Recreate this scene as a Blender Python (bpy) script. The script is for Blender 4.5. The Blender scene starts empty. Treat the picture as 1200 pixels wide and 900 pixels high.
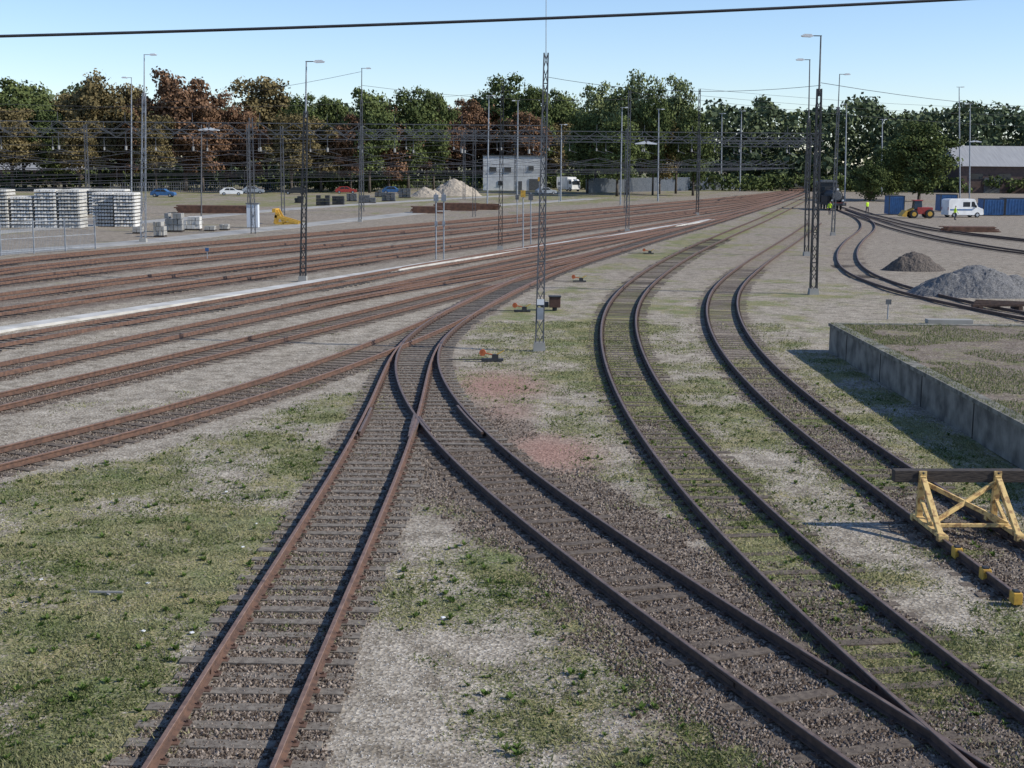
import bpy, math, random
import numpy as np
from mathutils import Vector, Matrix
random.seed(7); rng=np.random.default_rng(7)
sc=bpy.context.scene
sc.view_settings.view_transform='Standard'
try: sc.view_settings.look='None'
except Exception: pass
sc.view_settings.exposure=0
# ---------------------------------------------------------------- survey camera (site photogrammetry)
H=7.3; FP=1600.0; PITCH=math.radians(9.35); ROLL=math.radians(0.5)
Fv=Vector((0,math.cos(PITCH),-math.sin(PITCH))); Rv=Vector((1,0,0)); Uv=Vector((0,math.sin(PITCH),math.cos(PITCH)))
def ray(px,py):
    dx=px-600; dy=py-450
    a=dx*math.cos(ROLL)+dy*math.sin(ROLL); b=-dx*math.sin(ROLL)+dy*math.cos(ROLL)
    return Fv+Rv*(a/FP)-Uv*(b/FP)
def gp(px,py,z=0.0):
    d=ray(px,py); t=(z-H)/d.z
    return Vector((d.x*t,d.y*t,z))
def ad(px,py,D):
    d=ray(px,py); t=D/d.y
    return Vector((d.x*t,D,H+d.z*t))
cam=bpy.data.cameras.new('camera'); co=bpy.data.objects.new('camera',cam); sc.collection.objects.link(co)
Rc=Rv*math.cos(ROLL)+Uv*math.sin(ROLL); Uc=Uv*math.cos(ROLL)-Rv*math.sin(ROLL)
m=Matrix((Rc,Uc,-Fv)).transposed().to_4x4(); m.translation=Vector((0,0,H)); co.matrix_world=m
cam.sensor_width=36; cam.lens=48.0; cam.clip_start=0.2; cam.clip_end=8000
sc.camera=co
# ---------------------------------------------------------------- light
EL=math.radians(35); AZ=math.radians(100)
S=Vector((math.sin(AZ)*math.cos(EL),math.cos(AZ)*math.cos(EL),math.sin(EL)))
sl=bpy.data.lights.new('sun','SUN'); sl.energy=5.0; sl.angle=math.radians(0.5); sl.color=(1,0.955,0.88)
so=bpy.data.objects.new('sun',sl); sc.collection.objects.link(so); so.rotation_euler=(-S).to_track_quat('-Z','Y').to_euler(); so.location=(50,-20,60)
w=bpy.data.worlds.new('World'); sc.world=w; w.use_nodes=True
nt=w.node_tree; bg=nt.nodes['Background']; sky=nt.nodes.new('ShaderNodeTexSky'); sky.sky_type='NISHITA'; sky.sun_disc=False
sky.sun_elevation=EL; sky.sun_rotation=AZ; sky.air_density=1.0; sky.dust_density=0.0; sky.ozone_density=3.6; sky.altitude=600
mxw=nt.nodes.new('ShaderNodeMix'); mxw.data_type='RGBA'; mxw.blend_type='MULTIPLY'; mxw.inputs[0].default_value=1; mxw.inputs[7].default_value=(0.98,0.99,1.09,1)
nt.links.new(sky.outputs[0],mxw.inputs[6]); nt.links.new(mxw.outputs[2],bg.inputs[0]); bg.inputs[1].default_value=0.15
# ---------------------------------------------------------------- materials
def M(name,c1,c2=None,scale=4.0,rough=0.85,metal=0.0,bump=0.0,detail=4,p1=0.35,p2=0.65,stretch=None):
    mt=bpy.data.materials.new(name); mt.use_nodes=True; n=mt.node_tree.nodes; l=mt.node_tree.links
    b=n['Principled BSDF']; b.inputs['Roughness'].default_value=rough; b.inputs['Metallic'].default_value=metal
    if c2 is None: c2=tuple(x*0.72 for x in c1)
    tc=n.new('ShaderNodeTexCoord'); ns=n.new('ShaderNodeTexNoise'); ns.inputs['Scale'].default_value=scale; ns.inputs['Detail'].default_value=detail
    if stretch:
        mp=n.new('ShaderNodeMapping'); mp.inputs['Scale'].default_value=stretch; l.new(tc.outputs['Object'],mp.inputs[0]); l.new(mp.outputs[0],ns.inputs['Vector'])
    else: l.new(tc.outputs['Object'],ns.inputs['Vector'])
    r=n.new('ShaderNodeValToRGB'); r.color_ramp.elements[0].position=p1; r.color_ramp.elements[1].position=p2
    r.color_ramp.elements[0].color=(*c2,1); r.color_ramp.elements[1].color=(*c1,1)
    l.new(ns.outputs['Fac'],r.inputs[0]); l.new(r.outputs[0],b.inputs['Base Color'])
    if bump>0:
        bp=n.new('ShaderNodeBump'); bp.inputs['Strength'].default_value=bump; bp.inputs['Distance'].default_value=0.02
        l.new(ns.outputs['Fac'],bp.inputs['Height']); l.new(bp.outputs[0],b.inputs['Normal'])
    return mt
def foliage_mat(name,cd,cl,trans=0.0):
    mt=bpy.data.materials.new(name); mt.use_nodes=True; n=mt.node_tree.nodes; l=mt.node_tree.links
    n.remove(n['Principled BSDF']); out=n['Material Output']
    at=n.new('ShaderNodeAttribute'); at.attribute_name='tone'
    mx=n.new('ShaderNodeMix'); mx.data_type='RGBA'; mx.inputs[6].default_value=(*cd,1); mx.inputs[7].default_value=(*cl,1)
    l.new(at.outputs['Fac'],mx.inputs[0])
    d=n.new('ShaderNodeBsdfDiffuse'); l.new(mx.outputs[2],d.inputs[0])
    if trans>0:
        t=n.new('ShaderNodeBsdfTranslucent'); ms=n.new('ShaderNodeMixShader'); ms.inputs[0].default_value=trans
        l.new(mx.outputs[2],t.inputs[0]); l.new(d.outputs[0],ms.inputs[1]); l.new(t.outputs[0],ms.inputs[2]); l.new(ms.outputs[0],out.inputs[0])
    else: l.new(d.outputs[0],out.inputs[0])
    return mt
m_rail=M('rail_rust',(0.145,0.078,0.05),(0.075,0.043,0.031),7,0.9,0.0,0.2)
m_head=M('rail_head',(0.24,0.15,0.108),(0.15,0.09,0.064),5,0.6,0.1)
m_raild=M('rail_dark_rust',(0.10,0.058,0.039),(0.052,0.032,0.024),7,0.85,0.0,0.2)
m_headd=M('rail_head_worn',(0.20,0.14,0.108),(0.12,0.08,0.06),5,0.55,0.2)
m_slg=M('sleeper_grey_wood',(0.225,0.195,0.155),(0.11,0.09,0.07),10,0.95,0,0.5)
m_sld=M('sleeper_dark_wood',(0.155,0.122,0.09),(0.07,0.053,0.04),10,0.95,0,0.5)
m_steel=M('galvanised_steel',(0.33,0.35,0.37),(0.22,0.24,0.26),3,0.6,0.2)
m_dsteel=M('dark_painted_steel',(0.045,0.045,0.045),(0.025,0.025,0.025),5,0.6,0.1)
m_msteel=M('weathered_steel',(0.15,0.155,0.16),(0.08,0.08,0.08),5,0.7,0.1)
m_conc=M('concrete',(0.38,0.365,0.33),(0.25,0.24,0.215),.6,0.95,0,0.3)
m_concl=M('pale_concrete',(0.66,0.645,0.60),(0.48,0.465,0.42),1.3,0.95,0,0.2)
m_walk=M('walkway_concrete',(0.56,0.545,0.50),(0.38,0.365,0.325),.8,0.95,0,0.2)
m_white=M('white_paint',(0.80,0.80,0.78),(0.66,0.66,0.64),1.2,0.6)
m_yel=M('yellow_paint',(0.62,0.36,0.05),(0.42,0.23,0.04),7,0.6,0,0.1,p1=.3,p2=.5)
m_yel2=M('pale_yellow_paint',(0.66,0.46,0.18),(0.34,0.20,0.08),9,0.75,0,0.1,p1=.40,p2=.5)
m_org=M('orange_paint',(0.50,0.13,0.04),(0.30,0.07,0.02),6,0.6)
m_red=M('red_paint',(0.40,0.04,0.03),(0.25,0.03,0.02),4,0.5)
m_blue=M('blue_paint',(0.05,0.15,0.33),(0.035,0.10,0.22),2,0.5)
m_black=M('black_rubber',(0.025,0.025,0.025),(0.015,0.015,0.015),5,0.8)
m_glass=M('window_glass',(0.03,0.04,0.05),(0.02,0.025,0.03),1,0.08)
m_wood=M('timber',(0.075,0.058,0.045),(0.025,0.02,0.018),6,0.9,0,0.5,stretch=(1,8,8))
m_brick=M('brick_wall',(0.14,0.09,0.072),(0.09,0.062,0.052),2,0.9)
m_roof=M('metal_roof',(0.33,0.33,0.325),(0.26,0.26,0.26),0.4,0.8,stretch=(8,.4,1))
m_bark=M('bark',(0.10,0.08,0.06),(0.05,0.04,0.03),2,0.95)
m_skin=M('skin',(0.48,0.28,0.20),(0.44,0.25,0.18),3,0.6)
m_hiv=M('hi_vis_cloth',(0.60,0.85,0.03),(0.5,0.72,0.03),5,0.8)
m_trs=M('dark_trousers',(0.03,0.035,0.06),(0.02,0.02,0.04),5,0.9)
m_hair=M('dark_hair',(0.04,0.025,0.015),None,9,0.8)
m_silver=M('silver_paint',(0.42,0.44,0.46),(0.38,0.40,0.42),1,0.35,0.4)
m_wire=M('wire',(0.05,0.05,0.055),(0.035,0.035,0.04),3,0.6,0.3)
# ---------------------------------------------------------------- mesh builder
class MB:
    def __init__(s): s.V=[];s.F=[];s.I=[]
    def add(s,vs,fs,mi):
        o=len(s.V); s.V.extend([tuple(v) for v in vs])
        for k,f in enumerate(fs):
            s.F.append(tuple(o+i for i in f)); s.I.append(mi[k] if isinstance(mi,(list,tuple)) else mi)
    def box(s,c,sz,mi=0,rz=0.0,taper=1.0):
        x,y,z=[k/2 for k in sz]; c=Vector(c); cr,sr=math.cos(rz),math.sin(rz); vs=[]
        for dz in(-1,1):
            t=taper if dz>0 else 1
            for dx,dy in((-1,-1),(1,-1),(1,1),(-1,1)):
                a,b=dx*x*t,dy*y*t; vs.append((c.x+a*cr-b*sr,c.y+a*sr+b*cr,c.z+dz*z))
        s.add(vs,[(3,2,1,0),(4,5,6,7),(0,1,5,4),(1,2,6,5),(2,3,7,6),(3,0,4,7)],mi)
    def beam(s,p,q,wd,ht,mi=0):
        p=Vector(p);q=Vector(q);d=(q-p)
        if d.length<1e-6:return
        d.normalize(); up=Vector((0,0,1)) if abs(d.z)<0.95 else Vector((0,1,0))
        r=d.cross(up).normalized(); u=r.cross(d)
        vs=[]
        for e in(p,q):
            for a,b in((-1,-1),(1,-1),(1,1),(-1,1)): vs.append(e+r*(a*wd/2)+u*(b*ht/2))
        s.add(vs,[(3,2,1,0),(4,5,6,7),(0,1,5,4),(1,2,6,5),(2,3,7,6),(3,0,4,7)],mi)
    def cyl(s,p,q,r1,r2=None,mi=0,n=10,cap=True):
        r2=r1 if r2 is None else r2
        p=Vector(p);q=Vector(q);d=(q-p).normalized(); up=Vector((0,0,1)) if abs(d.z)<0.9 else Vector((1,0,0))
        a=d.cross(up).normalized(); b=a.cross(d); vs=[]
        for e,r in((p,r1),(q,r2)):
            for k in range(n):
                t=2*math.pi*k/n; vs.append(e+a*(math.cos(t)*r)+b*(math.sin(t)*r))
        fs=[(k,(k+1)%n,n+(k+1)%n,n+k) for k in range(n)]
        if cap: fs+= [tuple(range(n-1,-1,-1)),tuple(range(n,2*n))]
        s.add(vs,fs,mi)
    def prism(s,prof,o,ax,up,ext,wid,mi=0):
        o=Vector(o);ax=Vector(ax);up=Vector(up);ext=Vector(ext); n=len(prof); vs=[]
        for e in(-.5,.5):
            for a,b in prof: vs.append(o+ax*a+up*b+ext*(e*wid))
        fs=[(k,(k+1)%n,n+(k+1)%n,n+k) for k in range(n)]+[tuple(range(n-1,-1,-1)),tuple(range(n,2*n))]
        s.add(vs,fs,mi)
    def sweep(s,P,prof,mis,z=0.0,close=True):
        P=np.asarray(P); T=np.gradient(P,axis=0); T/=np.linalg.norm(T,axis=1)[:,None]; N=np.stack([T[:,1],-T[:,0]],1)
        o=len(s.V); n=len(prof)
        for i in range(len(P)):
            for a,b in prof: s.V.append((P[i,0]+N[i,0]*a,P[i,1]+N[i,1]*a,z+b))
        for i in range(len(P)-1):
            for k in range(n if close else n-1):
                k2=(k+1)%n; s.F.append((o+i*n+k,o+i*n+k2,o+(i+1)*n+k2,o+(i+1)*n+k)); s.I.append(mis[k])
        if close:
            s.F.append(tuple(o+k for k in range(n-1,-1,-1))); s.I.append(mis[0])
            e=o+(len(P)-1)*n; s.F.append(tuple(e+k for k in range(n))); s.I.append(mis[0])
    def obj(s,name,mats,smooth=False,bevel=0,origin=None,coll=None):
        V=np.array(s.V); 
        o=np.array([V[:,0].mean(),V[:,1].mean(),V[:,2].min()]) if origin is None else np.array(origin)
        me=bpy.data.meshes.new(name); me.from_pydata((V-o).tolist(),[],s.F); 
        for mt in mats: me.materials.append(mt)
        me.polygons.foreach_set('material_index',s.I)
        if smooth: me.polygons.foreach_set('use_smooth',[True]*len(me.polygons))
        me.update(); ob=bpy.data.objects.new(name,me); ob.location=o; sc.collection.objects.link(ob)
        if bevel:
            b=ob.modifiers.new('bevel','BEVEL'); b.width=bevel; b.segments=2; b.limit_method='ANGLE'
        return ob
def npmesh(name,V,nper,mats,tone=None,mi=None,loc=(0,0,0),link=True,extra=None):
    n=len(V)//nper; me=bpy.data.meshes.new(name); me.vertices.add(len(V)); me.vertices.foreach_set('co',V.astype(np.float32).ravel())
    me.loops.add(len(V)); me.loops.foreach_set('vertex_index',np.arange(len(V),dtype=np.int32))
    me.polygons.add(n); me.polygons.foreach_set('loop_start',np.arange(0,len(V),nper,dtype=np.int32))
    try: me.polygons.foreach_set('loop_total',np.full(n,nper,dtype=np.int32))
    except Exception: pass
    for mt in mats: me.materials.append(mt)
    if tone is not None:
        a=me.attributes.new('tone','FLOAT','FACE'); a.data.foreach_set('value',tone.astype(np.float32))
    me.update(calc_edges=True)
    ob=bpy.data.objects.new(name,me); ob.location=loc
    if link: sc.collection.objects.link(ob)
    return ob
# ---------------------------------------------------------------- noise
def hsh(a,b,s): return np.modf(np.abs(np.sin(a*127.1+b*311.7+s*74.7)*43758.5453))[0]
def vn(x,y,s=0):
    xi=np.floor(x);yi=np.floor(y);u=x-xi;v=y-yi;u=u*u*(3-2*u);v=v*v*(3-2*v)
    return (hsh(xi,yi,s)*(1-u)+hsh(xi+1,yi,s)*u)*(1-v)+(hsh(xi,yi+1,s)*(1-u)+hsh(xi+1,yi+1,s)*u)*v
def fbm(x,y,sc_=1.0,o=4,s=0):
    t=0;a=1;n=0
    for k in range(o): t=t+a*vn(x*sc_*2**k+k*17.3,y*sc_*2**k-k*9.1,s+k); n+=a; a*=.55
    return t/n
def ss(a,b,x):
    t=np.clip((x-a)/(b-a),0,1); return t*t*(3-2*t)
# ---------------------------------------------------------------- track centre lines
def curve(pts,step=1.0,world=False):
    P=np.array(pts if world else [tuple(gp(*p)[:2]) for p in pts]); P=P[np.argsort(P[:,1])]
    X,Y=P[:,0],P[:,1]; sl=np.gradient(X,Y)
    yy=np.arange(Y[0],Y[-1],0.25); i=np.clip(np.searchsorted(Y,yy,side='right')-1,0,len(Y)-2)
    h=Y[i+1]-Y[i]; t=(yy-Y[i])/h
    xx=(2*t**3-3*t**2+1)*X[i]+(t**3-2*t**2+t)*h*sl[i]+(-2*t**3+3*t**2)*X[i+1]+(t**3-t**2)*h*sl[i+1]
    k=41
    if len(xx)>90:
        for _ in range(3):
            pl=xx[0]-(xx[k//2:0:-1]-xx[0]); pr=xx[-1]-(xx[-2:-k//2-1:-1]-xx[-1])
            xp=np.concatenate([pl,xx,pr]); xx=np.convolve(xp,np.ones(k)/k,'valid')[:len(yy)]
    Q=np.stack([xx,yy],1); d=np.r_[0,np.cumsum(np.linalg.norm(np.diff(Q,axis=0),axis=1))]
    n=max(2,int(d[-1]/step)); s=np.linspace(0,d[-1],n); return np.stack([np.interp(s,d,Q[:,0]),np.interp(s,d,Q[:,1])],1)
C={}
C['A']=curve([(235,935),(252,898),(352,708),(400,620),(440,540),(473,455),(487,405),(522,380),(558,358),(634,323),(722,294),(828,263),(922,233),(948,223),(962,216)],.5)
C['B']=curve([(1110,935),(1055,898),(858,765),(680,640),(565,550),(517,500),(488,450),(487,405),(522,380),(558,358)],.5)
C['C']=curve([(-120,572),(0,546),(200,493),(340,451),(440,413),(520,380),(575,351),(634,323)],.5)
C['E']=curve([(1260,955),(1130,850),(1044,780),(950,700),(868,620),(803,545),(756,480),(729,420),(723,385),(735,350),(762,325),(800,301),(848,278),(892,259),(925,243),(950,230)],.5)
C['F']=curve([(1236,704),(1152,640),(1090,600),(1018,550),(952,500),(896,450),(862,410),(846,375),(848,345),(874,319),(905,297),(935,277),(955,262)],.5)
C['G']=curve([(1330,396),(1200,374),(1130,360),(1060,343),(1010,325),(992,303),(1000,285),(1018,268),(1012,258),(985,246)],1)
C['H']=curve([(1400,318),(1200,298),(1130,287),(1060,271),(1015,256),(985,246)],1)
C['H2']=curve([(1400,306),(1200,283),(1120,274),(1040,258),(990,243)],1)
C['D1']=curve([(-150,510),(0,475),(250,416),(400,379),(520,349),(622,322),(722,293)],.75)
C['D2']=curve([(-150,468),(0,437),(215,391),(430,345),(640,300),(860,252),(935,229)],1)
C['D3']=curve([(-150,430),(0,404),(220,365),(440,325),(660,285),(870,247),(940,227)],1)
thr=(948,220)
for k,y0,(mx,my) in(('D4',368,(860,244)),('D5',350,(870,240)),('D6',332,(880,235)),('D7',320,(890,231)),('D8',309,(895,228))):
    C[k]=curve([(-150,y0+.15*150),(0,y0),(mx*.33,y0+(my-y0)*.33),(mx*.66,y0+(my-y0)*.66),(mx,my),thr],1.5)
def lerpc(a,b,y0,y1,step=.5):
    yy=np.arange(y0,y1,step); xa=np.interp(yy,C[a][:,1],C[a][:,0]); xb=np.interp(yy,C[b][:,1],C[b][:,0]); t=ss(y0,y1,yy)
    return np.stack([xa*(1-t)+xb*t,yy],1)
C['X2']=lerpc('D2','D1',66,108); C['X3']=lerpc('D3','D2',90,150,1)
def dist(k,x,y):
    c=C[k]; xc=np.interp(y,c[:,1],c[:,0]); sl=np.interp(y,c[:,1],np.gradient(c[:,0],c[:,1]))
    d=(x-xc)/np.sqrt(1+sl*sl); out=(y<c[0,1])|(y>c[-1,1]); return np.where(out,99*np.sign(d+1e-9),d)
def cxx(k,y): return np.interp(y,C[k][:,1],C[k][:,0])
def rail_prof(off,simple=False):
    if simple: p=[(-.06,0.03),(-.035,.18),(.035,.18),(.06,.03)]
    else: p=[(-.066,.035),(-.066,.047),(-.012,.062),(-.010,.135),(-.036,.148),(-.036,.182),(-.028,.19),(.028,.19),(.036,.182),(.036,.148),(.010,.135),(.012,.062),(.066,.047),(.066,.035)]
    return [(a+off,b) for a,b in p]
def track(k,z,dark=False,simple=False,slp=(0,999),sp=.60,slm=None,plates=False,skip=None,slz=0.0,wide=None,jit=.007):
    P=C[k]; mb=MB(); 
    pr=rail_prof(0,simple); n=len(pr); mis=[0]*n
    if simple: mis[1]=1
    else: mis[6]=mis[5]=mis[7]=1
    for s in(-.7525,.7525): mb.sweep(P,rail_prof(s,simple),mis,z)
    T=np.gradient(P,axis=0); T/=np.linalg.norm(T,axis=1)[:,None]; d=np.r_[0,np.cumsum(np.linalg.norm(np.diff(P,axis=0),axis=1))]
    r=random.Random(sum(map(ord,k)))
    s=0.3
    while s<d[-1]:
        x=np.interp(s,d,P[:,0]); y=np.interp(s,d,P[:,1]); tx=np.interp(s,d,T[:,0]); ty=np.interp(s,d,T[:,1]); a=math.atan2(ty,tx)-math.pi/2
        step=sp if y<140 else sp*1.6
        s+=step+r.uniform(-.035,.035)
        if not(slp[0]<y<slp[1]): continue
        if skip and skip(x,y): continue
        L,R=1.27+r.uniform(-.09,.07),1.27+r.uniform(-.09,.07)
        if wide: R=max(R,wide(x,y))
        cx_=(R-L)/2; ang=a+r.uniform(-.015,.015)
        mb.box((x+math.cos(ang)*cx_,y+math.sin(ang)*cx_,z+slz-.045+r.uniform(-jit,jit)),(L+R,.235+r.uniform(-.03,.02),.15),2,ang)
        if plates:
            for o in(-.7525,.7525):
                mb.box((x+math.cos(a)*o,y+math.sin(a)*o,z+.036),(.30,.16,.014),0,a)
                for q in(-.1,.1): mb.box((x+math.cos(a)*(o+q),y+math.sin(a)*(o+q)+q*.3,z+.055),(.035,.035,.045),0,a)
    if plates:
        s=4.0
        while s<min(d[-1],90):
            x=np.interp(s,d,P[:,0]); y=np.interp(s,d,P[:,1]); tx=np.interp(s,d,T[:,0]); ty=np.interp(s,d,T[:,1]); a=math.atan2(ty,tx)-math.pi/2
            for o in(-.7525,.7525):
                for q in(-.024,.024): mb.box((x+math.cos(a)*(o+q),y+math.sin(a)*(o+q),z+.10),(.022,.7,.07),0,a)
            s+=15
    return mb.obj('railway_track',[m_raild if dark else m_rail,m_headd if dark else m_head,slm or m_slg],origin=(0,0,0))
def boff(x,y):
    d=float(cxx('B',y)-x); return d+1.28 if (d<2.3 and y<60) else 0
track('A',0,plates=True,slp=(12,400),wide=boff,slz=-.003,jit=.010,sp=.57)
track('B',.003,dark=True,plates=True,slm=m_sld,slp=(12,60),skip=lambda x,y: abs(x-cxx('A',y))<2.3,slz=-.008,jit=.01,sp=.57)
track('C',.006,slp=(10,68),skip=lambda x,y:abs(x-cxx('A',y))<1.6,slm=m_sld,slz=-.012)
track('E',.009,dark=True,plates=True,slm=m_sld,slp=(12,130),slz=-.028,jit=.013,skip=lambda x,y:y<24 and abs(x-cxx('B',y))<1.5)
track('F',.012,dark=True,plates=True,slm=m_sld,slp=(12,95),slz=-.034,jit=.012)
track('G',.015,dark=True,slm=m_sld,simple=True,slz=-.05); track('H',.018,dark=True,slm=m_sld,simple=True,slz=-.055); track('H2',.021,dark=True,slm=m_sld,simple=True,slz=-.06)
track('D1',.009,slp=(10,112),skip=lambda x,y:abs(x-cxx('A',y))<1.6 and y>80,slz=-.024,slm=m_sld)
for i,k in enumerate(['D2','D3','D4','D5','D6','D7','D8']): track(k,.012+.003*i,simple=True,slm=m_sld if i!=1 else m_slg,slz=-.026-.003*i)
track('X2',.033,slp=(0,1)); track('X3',.036,slp=(0,1),simple=True)
def piece(k,y0,y1,off,name,z=.002):
    P=C[k]; sel=P[(P[:,1]>y0)&(P[:,1]<y1)]; mb=MB(); mb.sweep(sel,rail_prof(off),[0]*5+[1]*3+[0]*6,z); 
    return mb
yf=gp(486,500).y
mb=piece('A',yf-2,yf+2.3,-.64,'')
for args in(('B',yf-2,yf+2.3,.64),('A',yf-1.5,yf+1.0,.67),('B',yf-1.5,yf+1.,-.67)):
    b=piece(*args,''); o=len(mb.V); mb.V+=b.V; mb.F+=[tuple(i+o for i in f) for f in b.F]; mb.I+=b.I
fx=cxx('A',yf)+.75
mb.prism([(-.05,0),(.05,0),(.13,2.4),(-.13,2.4)],(fx,yf-2.2,.10),(1,0,0),(0,1,0),(0,0,1),.17,1)
for q in range(6): mb.box((cxx('A',yf-2+q*.8)-.70,yf-2+q*.8,.1),(.1,.18,.12),0)
mb.obj('turnout_crossing',[m_raild,m_headd],origin=(0,0,0))
# ---------------------------------------------------------------- ground masks
allk=[k for k in C]
def masks(x,y):
    A=cxx('A',y);B=cxx('B',y);Cc=cxx('C',y);E=cxx('E',y);F=cxx('F',y);G=cxx('G',y)
    g=np.full(x.shape,.45); b=np.zeros(x.shape); wob=(fbm(x,y,1.1,4,91)-.5)
    left=x<np.where(y<66,Cc,A)
    z1=(x>Cc)&(x<A)&(y<60); e1=ss(1.3,3.2,x-Cc+wob*2)*(1-ss(36,47,y)); g=np.where(z1,.12+.62*e1,g)
    z2=(x>A)&(x<B)&(y<60); blob=np.exp(-(((x-1.6-(17-y)*.12)/2.3)**2+((y-15.3)/6.0)**2)**1.3)
    g=np.where(z2,.44+.44*blob-.12*(1-ss(1.2,2.0,B-x)),g)
    z3=(x>=np.where(y<60,B,A))&(x<E)
    g=np.where(z3,.33+.21*ss(1.4,2.8,x-np.where(y<60,B,A))+.10*ss(45,60,y),g)
    z5=(x>=E)&(x<F)&(y<300); g=np.where(z5,.46+.10*np.sin(y*.11)**2,g)
    z6=(x>=F)&(y<52)&(x<13); g=np.where(z6,.60,g)
    z7=(x>=F)&(y>=52); g=np.where(z7,.56-.45*ss(-2,3,x-G)-.15*ss(70,90,y)*ss(18,26,x),g)
    g=np.where(left,.16,g); g=np.where(left&(x<cxx('D4',y)+2.4),.06,g)
    g=np.where((x<cxx('D8',y)-3),.36,g); g=np.where((y>205)&(x<cxx('D8',y)-12),.66,g); g=np.where(y>340,.8,g)
    for k in allk:
        d=np.abs(dist(k,x,y))+wob*.7; bed=1-ss(.95,1.55,d); amt={'A':.66,'B':1.0,'E':.45,'F':.50,'C':.66,'G':.45,'H':.4,'H2':.4}.get(k,.72)
        if k in('D4','D5','D6','D7','D8'): amt=.85; bed=1-ss(1.4,2.8,d)
        b=np.maximum(b,bed*amt)
        gl={'E':.52,'F':.44,'A':.30,'G':.25,'H':.2}.get(k,.14)
        if k=='E': gl=gl+.18*ss(20,30,y)
        if k=='F': gl=gl+.1*ss(45,70,y)
        if k=='B': gl=-.15
        g=g*(1-bed)+gl*bed
    dB=dist('B',x,y); b=np.maximum(b,.7*(1-ss(1.5,2.5,np.abs(dB)+wob*1.2-.35*(dB>0)))*(y<40)*ss(12,14,y)); 
    b=np.maximum(b,.30*ss(55,110,y)*(.6+.8*(fbm(x,y,.15,3,31))))
    n=fbm(x,y,.6,5,3); n2=fbm(x,y,.12,3,11)
    gr=np.clip((g+(n-.5)*1.15+(n2-.5)*.6-.36)*2.1,0,1)
    pk=np.zeros(x.shape)
    for (px,py,rx,ry,a) in((584,452,1.7,3.2,1),(645,530,1.3,2.4,1),(596,480,.9,2.4,.6),(620,300,1,3,.3)):
        c=gp(px,py); pk=np.maximum(pk,a*np.exp(-(((x-c.x)/rx)**2+((y-c.y)/ry)**2)**1.5)*np.clip(.7+1.6*(n-.3),0,1))
    pk=np.where(np.abs(dB)<1.3,0,pk)
    b=b*(1-.8*pk)
    c=gp(800,830); b=np.maximum(b,.6*np.exp(-(((x-c.x)/1.0)**2+((y-c.y)/2.0)**2)))
    return gr*(1-.8*pk),b,pk
def height(x,y):
    d=np.full(x.shape,99.)
    for k in('A','B','C','E','F','D1','D2'): d=np.minimum(d,np.abs(dist(k,x,y)))
    return (fbm(x,y,.35,4,21)-.5)*.16*ss(1.5,3.2,d)*(1-ss(90,120,y))
def axis(segs):
    o=[]
    for a,b,st in segs: o+=list(np.arange(a,b,st))
    return np.array(o+[segs[-1][1]])
xs=axis([(-3000,-600,300),(-600,-200,40),(-200,-60,5),(-60,-22,.8),(-22,15,.2),(15,40,.7),(40,120,2.5),(120,400,20),(400,3000,300)])
ys=axis([(-200,0,25),(0,11,2),(11,45,.2),(45,90,.4),(90,160,1.2),(160,360,4),(360,800,30),(800,4000,400)])
XX,YY=np.meshgrid(xs,ys); gx,gy=XX.ravel(),YY.ravel(); gz=height(gx,gy)
me=bpy.data.meshes.new('ground'); nx,ny=len(xs),len(ys)
me.vertices.add(nx*ny); me.vertices.foreach_set('co',np.stack([gx,gy,gz],1).astype(np.float32).ravel())
ii,jj=np.meshgrid(np.arange(nx-1),np.arange(ny-1)); b0=(jj*nx+ii).ravel(); q=np.stack([b0,b0+1,b0+nx+1,b0+nx],1)
me.loops.add(q.size); me.loops.foreach_set('vertex_index',q.astype(np.int32).ravel()); me.polygons.add(len(q)); me.polygons.foreach_set('loop_start',np.arange(0,q.size,4,dtype=np.int32))
me.polygons.foreach_set('use_smooth',np.ones(len(q),dtype=bool))
gr,ba,pk=masks(gx,gy)
ca=me.color_attributes.new('mask','FLOAT_COLOR','POINT'); ca.data.foreach_set('color',np.stack([gr,ba,pk,np.ones_like(gr)],1).astype(np.float32).ravel())
me.update(calc_edges=True); gob=bpy.data.objects.new('ground',me); sc.collection.objects.link(gob)
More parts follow.
